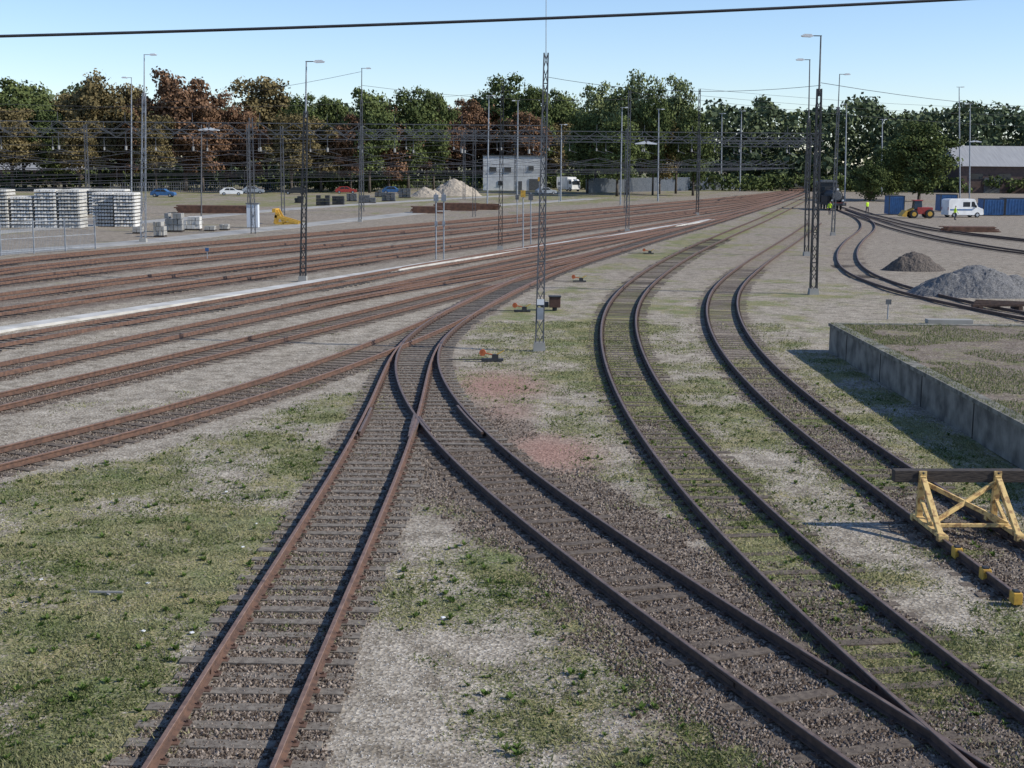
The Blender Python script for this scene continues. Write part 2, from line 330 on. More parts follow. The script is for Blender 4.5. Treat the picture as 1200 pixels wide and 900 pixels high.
def ground_mat(name,const=None):
    mt=bpy.data.materials.new(name); mt.use_nodes=True; n=mt.node_tree.nodes; l=mt.node_tree.links; bs=n['Principled BSDF']; bs.inputs['Roughness'].default_value=.95
    try: bs.inputs['Specular IOR Level'].default_value=.15
    except Exception: pass
    tc=n.new('ShaderNodeTexCoord')
    def noise(s,d=4):
        k=n.new('ShaderNodeTexNoise'); k.inputs['Scale'].default_value=s; k.inputs['Detail'].default_value=d; l.new(tc.outputs['Object'],k.inputs['Vector']); return k.outputs['Fac']
    def ramp(src,els):
        r=n.new('ShaderNodeValToRGB'); e=r.color_ramp.elements
        e[0].position=els[0][0]; e[0].color=(*els[0][1],1); e[1].position=els[-1][0]; e[1].color=(*els[-1][1],1)
        for p,c in els[1:-1]: k=e.new(p); k.color=(*c,1)
        l.new(src,r.inputs[0]); return r.outputs[0]
    def mix(f,a,b,mode='MIX'):
        k=n.new('ShaderNodeMix'); k.data_type='RGBA'; k.blend_type=mode
        if isinstance(f,float): k.inputs[0].default_value=f
        else: l.new(f,k.inputs[0])
        l.new(a,k.inputs[6]); l.new(b,k.inputs[7]); return k.outputs[2]
    def math_(op,a,b):
        k=n.new('ShaderNodeMath'); k.operation=op
        for i,v in((0,a),(1,b)):
            if isinstance(v,(int,float)): k.inputs[i].default_value=v
            else: l.new(v,k.inputs[i])
        return k.outputs[0]
    vo=n.new('ShaderNodeTexVoronoi'); vo.inputs['Scale'].default_value=20; l.new(tc.outputs['Object'],vo.inputs['Vector'])
    sp=n.new('ShaderNodeSeparateColor'); l.new(vo.outputs['Color'],sp.inputs[0])
    gravel=ramp(sp.outputs[0],[(0,(.20,.175,.14)),(.5,(.33,.30,.25)),(1,(.50,.465,.40))])
    gravel=mix(.9,gravel,ramp(noise(1.6,6),[(.32,(.55,.50,.43)),(.5,(.92,.87,.80)),(.68,(1.12,1.07,1.0))]),'MULTIPLY')
    ball=ramp(sp.outputs[1],[(0,(.062,.046,.035)),(.55,(.145,.11,.085)),(1,(.31,.255,.21))])
    ball=mix(.7,ball,ramp(noise(.7,4),[(.3,(.65,.6,.58)),(.7,(1.1,1.05,1.0))]),'MULTIPLY')
    grass=ramp(noise(24,4),[(.3,(.068,.088,.026)),(.48,(.155,.172,.065)),(.62,(.29,.265,.15))])
    grass=mix(.9,grass,ramp(noise(.8,5),[(.32,(.68,.86,.58)),(.5,(1.05,1.0,.95)),(.66,(1.45,1.2,1.2))]),'MULTIPLY')
    pink=ramp(sp.outputs[0],[(0,(.20,.115,.085)),(1,(.40,.25,.195))])
    if const: 
        G=math_('ADD',const[1],0.0); B=math_('ADD',0.0,0.0)
        nn=noise(.55,4); R=math_('MULTIPLY',math_('SUBTRACT',math_('ADD',nn,const[0]),.5),2.2)
    else:
        at=n.new('ShaderNodeAttribute'); at.attribute_name='mask'; s2=n.new('ShaderNodeSeparateColor'); l.new(at.outputs['Color'],s2.inputs[0]); R,G,B=s2.outputs[0],s2.outputs[1],s2.outputs[2]
    f1=noise(9,5); bf=math_('ADD',G,math_('MULTIPLY',math_('SUBTRACT',f1,.5),math_('MULTIPLY',G,1.7)))
    k=n.new('ShaderNodeClamp'); l.new(bf,k.inputs[0])
    c=mix(k.outputs[0],gravel,ball); c=mix(B,c,pink)
    f2=noise(14,5); f3=noise(3.2,3)
    gf=math_('MULTIPLY',math_('SUBTRACT',math_('ADD',math_('ADD',R,math_('MULTIPLY',math_('SUBTRACT',f3,.5),1.5)),math_('MULTIPLY',math_('SUBTRACT',f2,.5),2.5)),.45),2.6)
    k2=n.new('ShaderNodeClamp'); l.new(gf,k2.inputs[0]); 
    c=mix(math_('MULTIPLY',k2.outputs[0],.9),c,grass)
    l.new(c,bs.inputs['Base Color'])
    bp=n.new('ShaderNodeBump'); bp.inputs['Strength'].default_value=.7; bp.inputs['Distance'].default_value=.02
    l.new(math_('ADD',vo.outputs['Distance'],f2),bp.inputs['Height']); l.new(bp.outputs[0],bs.inputs['Normal'])
    return mt
me.materials.append(ground_mat('ground_gravel_grass'))
# ---------------------------------------------------------------- grass blades & stones (near field)
def scatter(n,x0,x1,y0,y1,pw=1.8):
    t=rng.random(n)**pw; y=y0+(y1-y0)*t; xl=-.40*y-1; xr=.40*y+1
    x=xl+(xr-xl)*rng.random(n); return x,y
x,y=scatter(720000,0,0,13.5,62,1.5); g_,b_,p_=masks(x,y); fine=fbm(x,y,3.5,3,40); fine2=fbm(x,y,1.2,2,41)
keep=(g_*np.clip(-.75+2.2*fine+1.2*(fine2),0.03,1.3)>rng.random(len(x))*1.2)&(x<12.2); x,y=x[keep][:240000],y[keep][:240000]
z=height(x,y); n=len(x); h=(.018+.04*rng.random(n)**2)*(1+1.2*(fbm(x,y,1.1,3,50)-.4)); tall=rng.random(n)<.006; h=np.where(tall,h*2.4,h)
a=rng.random(n)*6.283; wd=(.006+.008*rng.random(n))*(1+y/28); lx,ly=(rng.random(n)-.5)*2.2*h,(rng.random(n)-.5)*2.2*h
V=np.zeros((n,3,3)); V[:,0]=np.stack([x-np.cos(a)*wd,y-np.sin(a)*wd,z-.005],1); V[:,1]=np.stack([x+np.cos(a)*wd,y+np.sin(a)*wd,z-.005],1); V[:,2]=np.stack([x+lx,y+ly,z+h],1)
tone=np.clip(.27+.55*rng.random(n)+1.6*(fbm(x,y,.8,4,60)-.5),0,1)
m_grass=foliage_mat('grass_blades',(.075,.11,.03),(.37,.345,.19),.3)
npmesh('grass',V.reshape(-1,3),3,[m_grass],tone)
def stones(name,x,y,z,s,mat,tone):
    n=len(x); o=np.array([(1,0,0),(0,1,0),(-1,0,0),(0,-1,0),(0,0,1.0)],float); d=o[None]*(s[:,None,None])*(.55+.7*rng.random((n,5,1)))
    a=rng.random(n)*6.28; ca_,sa=np.cos(a)[:,None],np.sin(a)[:,None]
    P=np.stack([d[:,:,0]*ca_-d[:,:,1]*sa+(rng.random((n,5))-.5)*s[:,None]*.5+x[:,None],d[:,:,0]*sa+d[:,:,1]*ca_+y[:,None],d[:,:,2]*.9+z[:,None]],2)
    T=np.array([(0,1,4),(1,2,4),(2,3,4),(3,0,4)]); V=P[:,T].reshape(-1,3)
    npmesh(name,V,3,[mat],np.repeat(tone,4))
m_ball=foliage_mat('ballast_stone',(.068,.05,.038),(.36,.30,.245),0.0)
m_grav=foliage_mat('gravel_stone',(.17,.15,.125),(.50,.47,.42),0.0)
x,y=scatter(300000,0,0,13.5,48,1.5); g_,b_,p_=masks(x,y); k=(b_>.25+.35*rng.random(len(x)))&(g_<.7)
rl=np.ones(len(x),bool)
for t in 'ABEF': dd=np.abs(np.abs(dist(t,x,y))-.7525); rl&=dd>.1
k&=rl; x,y=x[k][:95000],y[k][:95000]; stones('ballast_stones',x,y,np.full(len(x),.000)+.014*rng.random(len(x)),.018+.022*rng.random(len(x)),m_ball,np.clip(rng.random(len(x))**1.6*.9,0,1))
x,y=scatter(160000,0,0,13.5,48,1.4); g_,b_,p_=masks(x,y); k=(b_<.35)&(g_<.6)&(x<12)&(p_<.25); x,y=x[k][:50000],y[k][:50000]
stones('gravel_stones',x,y,height(x,y)-.004,.009+.016*rng.random(len(x))**2,m_grav,rng.random(len(x)))
n=1700; x,y=scatter(n*3,0,0,13.5,45,1.3); g_,b_,p_=masks(x,y); k=(g_>.2)&(x<12)&(b_<.6); x,y=x[k][:n],y[k][:n]; n=len(x); L=14; zs_=height(x,y)
Vw=[];tw=[]
for i in range(n):
    R=.03+.09*rng.random()**2; zz=float(zs_[i])
    for j in range(L):
        a=rng.random()*6.28; l_=R*(.6+.6*rng.random()); w_=l_*.22; e=.3+.9*rng.random(); dx,dy=math.cos(a),math.sin(a)
        b_0=np.array([x[i],y[i],zz]); t_=b_0+np.array([dx*l_*math.cos(e),dy*l_*math.cos(e),l_*math.sin(e)]); m_=(b_0+t_)/2+np.array([0,0,l_*.12]); s_=np.array([-dy*w_,dx*w_,0])
        Vw+= [b_0,m_+s_,t_,m_-s_]; tw.append(.1+.6*rng.random())
npmesh('weeds',np.array(Vw),4,[foliage_mat('weed_leaves',(.05,.10,.02),(.20,.26,.08),.25)],np.array(tw))
# ---------------------------------------------------------------- concrete walkway, service road
mb=MB(); P=curve([(-150,411),(0,388),(180,361),(355,334),(516,308),(640,289),(740,273),(835,258)],2); mb.sweep(P,[(-.5,0),(-.5,.12),(.5,.12),(.5,0)],[0]*4); mb.obj('concrete_walkway',[m_walk],origin=(0,0,0))
mb=MB(); P=curve([(-150,318),(0,297),(120,289),(280,273),(420,258),(560,243),(700,233)],3); mb.sweep(P,[(-2.6,.004),(-2.6,.03),(1.0,.03),(1.0,.004)],[0]*4); mb.obj('service_road',[m_conc],origin=(0,0,0))
mb=MB(); P=curve([(-150,289),(0,272),(150,262),(330,246),(480,236),(600,229)],3); mb.sweep(P,[(-2.,.004),(-2.,.03),(1.5,.03),(1.5,.004)],[0]*4); mb.obj('gravel_path',[m_conc],origin=(0,0,0))
# ---------------------------------------------------------------- loading platform
pw=12.35; pe=gp(980,412).y; ph=1.06
mb=MB(); mb.box((pw+20,(pe+2)/2,ph/2-.02),(40,pe-2,ph-.04),0)
mb.box((pw+.16,(pe+2)/2,ph+.0),(.42,pe-1.9,.12),1)
mb.box((pw+20,pe-.1,ph-.0),(39.6,.42,.118),1)
m_wall=M('platform_wall_concrete',(.24,.22,.185),(.085,.078,.066),1.6,.95,0,.6,detail=7)
y=3.0
while y<pe:
    mb.box((pw-.006,y,ph/2-.03),(.03,.02,ph-.1),2); y+=4.7
m_cope=M('platform_coping',(.24,.225,.185),(.09,.086,.066),3,.95,0,.5)
mb.obj('loading_platform',[m_wall,m_cope,m_dsteel],origin=(0,0,0))
mb=MB(); mb.add([(pw+.37,2,ph+.03),(pw+40,2,ph+.03),(pw+40,pe-.31,ph+.03),(pw+.37,pe-.31,ph+.03)],[(0,1,2,3)],0)
mb.obj('platform_surface',[ground_mat('platform_dirt',(.12,.70))],origin=(0,0,0))
n=70000; x=pw+.0+rng.random(n)**1.5*16; y=24+rng.random(n)*(pe-24); k=fbm(x,y,.5,4,77)+.30*np.exp(-(x-pw)*.9)+.14*ss(pe-6,pe,y)>.55; x,y=x[k],y[k]; n=len(x)
h=.03+.08*rng.random(n)**2; a=rng.random(n)*6.28; wd=.016; V=np.zeros((n,3,3)); z=np.full(n,ph+.03)
V[:,0]=np.stack([x-np.cos(a)*wd,y-np.sin(a)*wd,z],1); V[:,1]=np.stack([x+np.cos(a)*wd,y+np.sin(a)*wd,z],1); V[:,2]=np.stack([x+(rng.random(n)-.5)*.08,y,z+h],1)
npmesh('platform_weeds',V.reshape(-1,3),3,[m_grass],rng.random(n)*.8)
# ---------------------------------------------------------------- buffer stops
def buffer_stop(bx,by,heading,sc_=1.0,dark=True,name='buffer_stop'):
    mb=MB(); f=Vector((math.sin(heading),math.cos(heading),0)); r=Vector((f.y,-f.x,0)); o=Vector((bx,by,0)); U=Vector((0,0,1))
    def P(a,b,c): return o+(r*a+f*b+U*c)*sc_
    for s in(-.76,.76):
        mb.beam(P(s,.15,.20),P(s,.05,1.12),.13,.11,0)
        mb.beam(P(s,-1.15,.22),P(s,-.02,1.05),.11,.10,0)
        mb.beam(P(s,-1.3,.235),P(s,.35,.235),.16,.08,0)
        mb.beam(P(s,-.62,.24),P(s,.05,.62),.07,.07,0)
        for c in(-1.25,.3): mb.box(P(s,c,.20),(.20,.14,.12),0,-heading)
    mb.beam(P(-.76,.06,1.0),P(.76,-.6,.30),.06,.09,0); mb.beam(P(.76,.06,1.0),P(-.76,-.6,.30),.06,.09,0)
    mb.beam(P(-.76,-.62,.28),P(.76,-.62,.28),.07,.07,0)
    mb.beam(P(-1.32,.17,1.10),P(1.32,.17,1.10),.22,.24,1)
    for s in(-.76,.76):
        mb.beam(P(s,.04,.95),P(s,.04,1.22),.16,.02,0)
        for zz in(1.02,1.18): mb.cyl(P(s,.02,zz),P(s,.04,zz)-f*.05,.025,.025,2,6)
    return mb.obj(name,[m_yel2,m_wood,m_dsteel],bevel=.008)
by_=gp(1142,622).y; buffer_stop(float(cxx('F',by_))+.02,by_,math.radians(-2))
mb=MB()
for py in(655,680,708):
    yy=gp(1100,py).y
    mb.box((float(cxx('F',yy))-.7525,yy,.13),(.15,.22,.2),0); mb.box((float(cxx('F',yy))-.7525,yy,.235),(.10,.14,.05),1)
mb.obj('rail_clamps',[m_yel,m_dsteel],bevel=.01)
# ---------------------------------------------------------------- masts & lamps
def lattice(mb,b,t,w0,w1,mi=0,leg=.05,br=.03,pan=.55,face4=True):
    b=Vector(b);t=Vector(t);h=(t-b).length;n=max(3,int(h/pan))
    def P(k,f): 
        c=b.lerp(t,f); w_=(w0+(w1-w0)*f)/2; return c+Vector(((-w_,w_,w_,-w_)[k],(-w_,-w_,w_,w_)[k],0))
    for k in range(4): mb.beam(P(k,0),P(k,1),leg,leg,mi)
    for i in range(n):
        for k in range(4 if face4 else 2):
            k1,k2=(k,(k+1)%4) if i%2==0 else((k+1)%4,k)
            mb.beam(P(k1,i/n),P(k2,(i+1)/n),br,br,mi)
            if i%3==0: mb.beam(P(k,i/n),P((k+1)%4,i/n),br,br,mi)
def lamp_head(mb,p,side,s=1.0,mi=1):
    p=Vector(p); d=Vector((side,0,0)); mb.cyl(p-d*.5*s,p,.03*s,.03*s,0,6)
    mb.prism([(-.05,-.03),(.10,-.08),(.55,-.06),(.62,0),(.45,.09),(.1,.08)],p,d,(0,0,1),(0,1,0),.28*s,mi)
def mast(bx,by,tx,ty,w0=.34,w1=.16,frac=.75,mats=None,lamp=0,name='lamp_mast',base=True,solid=False,r=.07,spire=None,leg=.05,double=False,foot=None):
    b=gp(bx,by); t=ad(tx,ty,b.y); mb=MB(); mid=b.lerp(t,frac); D=b.y; k=max(1,D/150)
    if solid: mb.cyl(b,mid,r*1.3*k,r*k,0,8); mb.cyl(mid,t,r*k,r*.6*k,0,8)
    else:
        lattice(mb,b+Vector((0,0,.1)),mid,w0,w1,0,leg*k,leg*.6*k,.55 if D<90 else 1.0)
        if frac<1: mb.cyl(mid-Vector((0,0,.4)),t,.055*k,.04*k,2,8)
    if base: mb.box(b+Vector((0,0,.14)),(w0*1.6,w0*1.6,.40),3,0,.88)
    if foot: mb.box(b.lerp(t,.13)-Vector((0,w0*.55,0)),(w0*.8,.12,.45),4); mb.box(b.lerp(t,.17)-Vector((0,w0*.55,0)),(w0*.9,.02,.22),1)
    if lamp:
        for s in((lamp,-lamp) if double else(lamp,)): lamp_head(mb,t+Vector((s*.45,0,0)),s,k)
    if spire is not None: mb.cyl(t-Vector((0,0,.3)),ad(spire[0],spire[1],D),.018,.012,2,6)
    mats=mats or(m_msteel,); m0=mats[0]; m2=mats[-1]
    return mb.obj(name,[m0,m_white,m2,m_conc,m_steel])
mast(632,411,640,62,.30,.15,1.0,(m_msteel,m_steel),spire=(640,-40),leg=.05,foot=1,name='lattice_mast')
mast(355,330,359,72,.32,.2,.78,(m_dsteel,m_steel),lamp=1,leg=.06,name='lamp_mast')
mast(953,345,962,42,.34,.22,.80,(m_dsteel,m_msteel),lamp=-1,leg=.06,name='lamp_mast')
mast(945,300,949,70,.32,.22,.7,(m_dsteel,m_msteel),lamp=-1)
mast(168,284,169,64,.40,.25,.8,(m_steel,m_steel),lamp=1,leg=.045)
mast(586,293,589,96,.32,.2,1.0,(m_dsteel,m_steel),name='lattice_mast')
mast(735,272,738,106,.34,.22,1.0,(m_msteel,m_steel),name='lattice_mast')
mast(422,260,424,80,.32,.2,.8,(m_msteel,m_msteel),lamp=1)
mast(817,252,820,104,.32,.2,1.0,(m_dsteel,m_steel),name='lattice_mast')
mast(976,276,984,87,.3,.2,.8,(m_msteel,m_msteel),lamp=1)
for a in((74,217,74,143),(154,262,154,91),(571,243,573,112),(606,236,607,118),(867,224,869,130),(1125,232,1124,102),(1136,238,1137,122),(727,240,729,126),(771,236,772,128),(990,236,992,122),(1033,228,1034,140),(657,236,658,146),(914,218,916,150),(845,222,846,133),(1165,222,1166,132)):
    mast(a[0],a[1],a[2],a[3],.2,.15,.8,(m_steel,m_steel),lamp=1 if a[0]%2 else -1,solid=True,r=.065,name='street_lamp',base=False)
mast(292,258,290,146,.25,.2,1,(m_msteel,m_steel),name='catenary_mast'); 
def wing_lamp(px,py,D,polepx,poley):
    c=ad(px,py,D); mb=MB()
    for s in(-1,1):
        mb.prism([(0,.0),(.15*s,.22),(1.15*s,-.02),(1.1*s,-.10),(.2*s,-.08)],c,(1,0,0),(0,0,1),(0,1,0),.45,0)
    mb.box(c+Vector((0,0,.12)),(.35,.4,.3),1); mb.cyl(c+Vector((0,0,.2)),c+Vector((0,0,.7)),.03,.03,1,6)
    p=ad(polepx,poley,D); mb.beam(Vector((p.x,D,c.z+.7)),c+Vector((0,0,.7)),.06,.06,1)
    mb.obj('suspended_floodlight',[m_white,m_msteel])
wing_lamp(757,168,gp(735,272).y,735,160); wing_lamp(1143,166,gp(1136,238).y,1137,160); wing_lamp(245,152,gp(243,262).y,236,150)
mast(236,262,236,146,.2,.15,1,(m_msteel,m_steel),solid=True,r=.06,name='catenary_mast')
for px in(511,520):
    b=gp(px,304); mb=MB(); mb.cyl(b,ad(px,226,b.y),.05,.05,0,8); mb.box(ad(px,232,b.y),(.35,.2,.5),0); mb.box(ad(px,262,b.y),(.2,.15,.35),0); mb.obj('signal_post',[m_steel])
for px,y0,y1 in((613,292,222),(622,286,226),(632,250,205),(655,238,210),(606,262,226)):
    b=gp(px,y0); mb=MB(); mb.cyl(b,ad(px,y1,b.y),.05,.05,0,8); mb.box(ad(px,y1+5,b.y),(.4,.15,.55),1); mb.obj('signal_post',[m_steel,m_yel if px in(613,632) else m_msteel])
# ---------------------------------------------------------------- gantries and overhead wires
def gantry(D,x0,x1,ytop,ybot,posts,slope=0.0):
    p=ad(x0,ytop,D); q=ad(x1,ytop,D); zt=ad((x0+x1)/2,ytop,D).z; zb=ad((x0+x1)/2,ybot,D).z; mb=MB()
    k=D/160
    n=int((q.x-p.x)/1.6)
    for zz in(zt,zb):
        for yo in(-.35,.35): mb.beam((p.x,D+yo,zz),(q.x,D+yo,zz),.07*k,.07*k,0)
    for i in range(n):
        xa=p.x+(q.x-p.x)*i/n; xb=p.x+(q.x-p.x)*(i+1)/n
        for yo in(-.35,.35): mb.beam((xa,D+yo,zb if i%2 else zt),(xb,D+yo,zt if i%2 else zb),.04*k,.04*k,0)
        if i%4==0:
            mb.beam((xa,D,zb),(xa,D,zb-1.6),.06*k,.06*k,0); mb.cyl((xa,D,zb-1.2),(xa,D,zb-1.6),.12,.12,1,6); mb.beam((xa,D,zb-1.5),(xa+1.3,D,zb-1.9),.045*k,.045*k,0)
            mb.beam((xa,D,zt),(xa,D,zt+.9),.045*k,.045*k,0)
    for px in posts:
        X=ad(px,ytop,D).x; lattice(mb,(X,D,0),(X,D,zt+.5),.40,.3,0,.05*k,.028*k,1.2)
    mb.obj('catenary_gantry',[m_msteel,m_conc])
gantry(132,-90,640,144,157,[-60,294,636]); gantry(175,-60,560,152,162,[100,330,556]); gantry(190,420,965,154,163,[424,735,960]); gantry(250,540,955,160,167,[544,820,950]); gantry(320,600,950,165,171,[604,946])
mb=MB()
def wire(mb,a,b,r,sag=0,n=10):
    a=Vector(a);b=Vector(b); pr=None
    for i in range(n+1):
        t=i/n; c=a.lerp(b,t)-Vector((0,0,4*sag*t*(1-t)))
        if pr is not None: mb.cyl(pr,c,r,r,0,4,False)
        pr=c
for k in('D3','D4','D5','D6','D7','D8'):
    yy=[50,90,132,175,215,250,300]
    for zz,sg,r in((6.0,.05,.013),(7.5,.9,.013)):
        for y0,y1 in zip(yy[:-1],yy[1:]):
            wire(mb,(float(cxx(k,y0)),y0,zz),(float(cxx(k,y1)),y1,zz),r*max(1,y0/100),sg,6)
            if zz>7:
                for t in(.25,.5,.75): X=float(cxx(k,y0+(y1-y0)*t)); Y=y0+(y1-y0)*t; wire(mb,(X,Y,6),(X,Y,7.5-4*sg*t*(1-t)),.009*max(1,y0/100),0,1)
for (a,b,c_,d_,D1,D2,s) in((-100,168,640,150,128,200,1.0),(-100,176,700,158,120,230,1.0),(-100,118,640,100,150,260,2),(820,104,1300,128,gp(817,252).y,240,.8),(820,112,1300,136,gp(817,252).y,240,.8),(738,108,1300,150,160,260,1),(-100,130,423,84,140,150,1.4),(424,100,820,110,150,190,1.2),(962,97,1300,120,90,200,1),(640,90,962,100,120,110,.8),(-100,205,700,165,120,260,.5),(-100,195,560,162,110,240,.5)):
    wire(mb,ad(a,b,D1),ad(c_,d_,D2),.018,s,14)
mb.obj('overhead_wires',[m_wire],origin=(0,0,0))
mb=MB(); wire(mb,ad(-500,52,20),ad(1500,-22,20),.021,.14,24); mb.obj('overhead_cable',[m_wire],origin=(0,0,0))
# ---------------------------------------------------------------- switch levers
def lever(px,py,s=1.0,name='switch_lever'):
    b=gp(px,py); mb=MB(); mb.box(b+Vector((0,0,.08)),(.8,.22,.08),0); mb.box(b+Vector((.1,0,.18)),(.24,.18,.2),0)
    mb.cyl(b+Vector((.1,0,.24)),b+Vector((-.36,0,.34)),.025,.025,1,8); mb.cyl(b+Vector((-.36,-.07,.34)),b+Vector((-.36,.07,.34)),.12,.12,1,14)
    mb.cyl(b+Vector((.1,0,.24)),b+Vector((.42,0,.42)),.022,.018,2,8); mb.beam(b+Vector((-1.6,0,.08)),b+Vector((-.4,0,.08)),.05,.03,0)
    mb.obj(name,[m_dsteel,m_org,m_yel])
for p in((577,424),(612,366),(679,331),(760,298)): lever(*p)
b=gp(650,364); mb=MB(); mb.box(b+Vector((0,0,.42)),(.55,.45,.5),1); mb.box(b+Vector((0,0,.7)),(.62,.52,.06),0); mb.cyl(b,b+Vector((0,0,.2)),.12,.12,0,8); mb.box(b+Vector((-.5,0,.3)),(.4,.3,.25),0); mb.obj('point_machine',[m_dsteel,M('rusty_box',(.10,.05,.035),None,6)],bevel=.02)
for px,py in((243,306),(1040,374)):
    b=gp(px,py); mb=MB(); mb.cyl(b,b+Vector((0,0,.75)),.03,.03,0,8); mb.box(b+Vector((0,-.03,.82)),(.26,.03,.24),1); mb.obj('marker_sign',[m_steel,m_blue if px<300 else m_msteel])
# ---------------------------------------------------------------- trees
def leafcloud(ctr,rad,per,size,tone0,r,lo=.45):
    n=len(ctr)*per; ci=np.repeat(np.arange(len(ctr)),per); d=r.normal(size=(n,3)); d/=np.linalg.norm(d,axis=1)[:,None]; d[:,2]=np.where(d[:,2]<-.5,-d[:,2]*.6,d[:,2])
    rr=rad[ci]*(lo+(1.12-lo)*r.random(n)); P=ctr[ci]+d*rr[:,None]*np.array([1,1,.85])
    nm=d+r.normal(size=(n,3))*.6; nm/=np.linalg.norm(nm,axis=1)[:,None]; t=np.cross(nm,r.normal(size=(n,3))); t/=np.linalg.norm(t,axis=1)[:,None]; b=np.cross(nm,t)
    s=(size*(.6+.8*r.random(n)))[:,None]; V=np.stack([P-t*s*.5,P+b*s*.38,P+t*s*.5,P-b*s*.42],1)
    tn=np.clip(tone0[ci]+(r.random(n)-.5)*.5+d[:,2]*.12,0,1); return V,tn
def tree_mesh(seed,w,h,cb,mat,per=190,nc=64,size=.6,irregular=1.0):
    r=np.random.default_rng(seed); mb=MB(); R=w/2; cz=(cb+h)/2; hz=(h-cb)/2
    mb.cyl((0,0,-.2),(0,0,cb+.5),.42*h/22,.3*h/22,0,8); mb.cyl((0,0,cb+.5),(r.normal()*.4,r.normal()*.4,h*.8),.3*h/22,.06,0,6)
    ctr=[];rad=[]
    for i in range(nc):
        d=r.normal(size=3); d/=np.linalg.norm(d); f=(.30+.66*r.random()**.6); f*=1+.10*irregular*r.normal()
        rr=R*(.20+.19*r.random()); c=np.array([d[0]*(R-rr*.6)*f,d[1]*(R-rr*.6)*f,cz+d[2]*(hz-rr*.5)*f])
        if c[2]>cz+hz*.3: c[:2]*=1.0-.35*(c[2]-cz-hz*.3)/(hz*.7)
        ctr.append(c);rad.append(rr)
        if i%2==0: z0=cb+ (c[2]-cb)*.35; mb.cyl((0,0,z0),tuple(c),.14,.04,0,5,False)
    ctr=np.array(ctr);rad=np.array(rad); V,tn=leafcloud(ctr,rad,per,size,.12+.62*r.random(nc),r)
    LV=V.reshape(-1,3); bv=np.array(mb.V); me=bpy.data.meshes.new('tree_mesh'); nv=len(bv)
    allV=np.concatenate([bv,LV]); nq=len(V); me.vertices.add(len(allV)); me.vertices.foreach_set('co',allV.astype(np.float32).ravel())
    li=[i for f in mb.F for i in f]; st=[];k=0
    for f in mb.F: st.append(k);k+=len(f)
    loops=np.concatenate([np.array(li),np.arange(nv,nv+nq*4)]).astype(np.int32); starts=np.concatenate([np.array(st),len(li)+np.arange(nq)*4]).astype(np.int32)
    me.loops.add(len(loops)); me.loops.foreach_set('vertex_index',loops); me.polygons.add(len(starts)); me.polygons.foreach_set('loop_start',starts)
    me.materials.append(m_bark); me.materials.append(mat); me.polygons.foreach_set('material_index',np.concatenate([np.zeros(len(st)),np.ones(nq)]).astype(np.int32))
    a=me.attributes.new('tone','FLOAT','FACE'); a.data.foreach_set('value',np.concatenate([np.zeros(len(st)),tn]).astype(np.float32)); me.update(calc_edges=True); return me
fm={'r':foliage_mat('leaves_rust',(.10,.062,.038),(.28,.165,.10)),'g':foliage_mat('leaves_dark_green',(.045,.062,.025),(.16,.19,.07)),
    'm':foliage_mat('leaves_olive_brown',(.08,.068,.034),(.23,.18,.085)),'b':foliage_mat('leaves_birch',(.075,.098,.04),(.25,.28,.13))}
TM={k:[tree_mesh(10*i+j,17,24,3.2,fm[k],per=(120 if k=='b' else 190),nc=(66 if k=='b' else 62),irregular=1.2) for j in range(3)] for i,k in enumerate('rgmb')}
nm={'r':'horse_chestnut_tree','g':'deciduous_tree','m':'horse_chestnut_tree','b':'birch_tree'}
def put(k,j,px,ty,wp,D,rot,sink=0):
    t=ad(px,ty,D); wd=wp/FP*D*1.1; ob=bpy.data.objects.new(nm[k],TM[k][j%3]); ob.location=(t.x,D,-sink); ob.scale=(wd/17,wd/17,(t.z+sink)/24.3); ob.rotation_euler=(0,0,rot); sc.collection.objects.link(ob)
tr=[(-35,80,100,'g'),(22,84,85,'g'),(70,96,75,'m'),(112,74,85,'m'),(152,92,60,'m'),(213,69,95,'r'),(262,104,50,'r'),(310,84,90,'m'),(352,108,55,'g'),(388,104,60,'g'),(432,96,66,'g'),(478,100,66,'g'),(508,96,50,'g'),(545,112,60,'r'),(590,84,75,'g'),(628,90,55,'g'),(660,98,55,'g'),(700,82,62,'b'),(738,74,72,'b'),(796,79,54,'b'),(768,98,46,'g')]
for i,(px,ty,wp,k) in enumerate(tr): put(k,i,px,ty,wp,(352 if 535<px<670 else 292)+22*((i*37)%5)/4,i*2.1)
for i,(px,ty,wp,k) in enumerate([(10,120,70,'m'),(60,130,60,'g'),(140,120,60,'r'),(180,130,50,'m'),(235,115,60,'r'),(285,125,55,'r'),(340,128,60,'m'),(410,125,50,'r'),(455,120,60,'r'),(500,125,60,'r'),(530,128,50,'r'),(575,122,55,'r'),(615,128,55,'r'),(650,135,50,'m'),(690,125,50,'g'),(725,130,60,'g'),(815,125,50,'g'),(775,130,50,'m'),(90,135,60,'m'),(375,130,60,'m'),(595,135,60,'m')]):
    put(k,i+1,px,ty,wp*1.1,(345 if 480<px<690 else 282)+10*(i%3),i*1.7)
for px,ty,wp,by,k in((1082,140,82,236,'g'),(1022,186,46,236,'g'),(1045,170,50,234,'g'),(1152,195,30,225,'g'),(1182,200,30,222,'g'),(862,160,70,216,'g'),(905,168,70,214,'g'),(940,172,60,213,'m')):
    put(k,px,px,ty,wp,gp(px,by).y,px,1.5)
r=np.random.default_rng(5); ctr=[];rad=[];tn0=[]
prof=np.array([(-1500,110),(-200,100),(0,105),(60,100),(250,125),(400,118),(520,120),(680,120),(760,118),(830,124),(880,117),(930,120),(1000,119),(1060,127),(1120,122),(1200,126),(1500,122),(3000,122)])
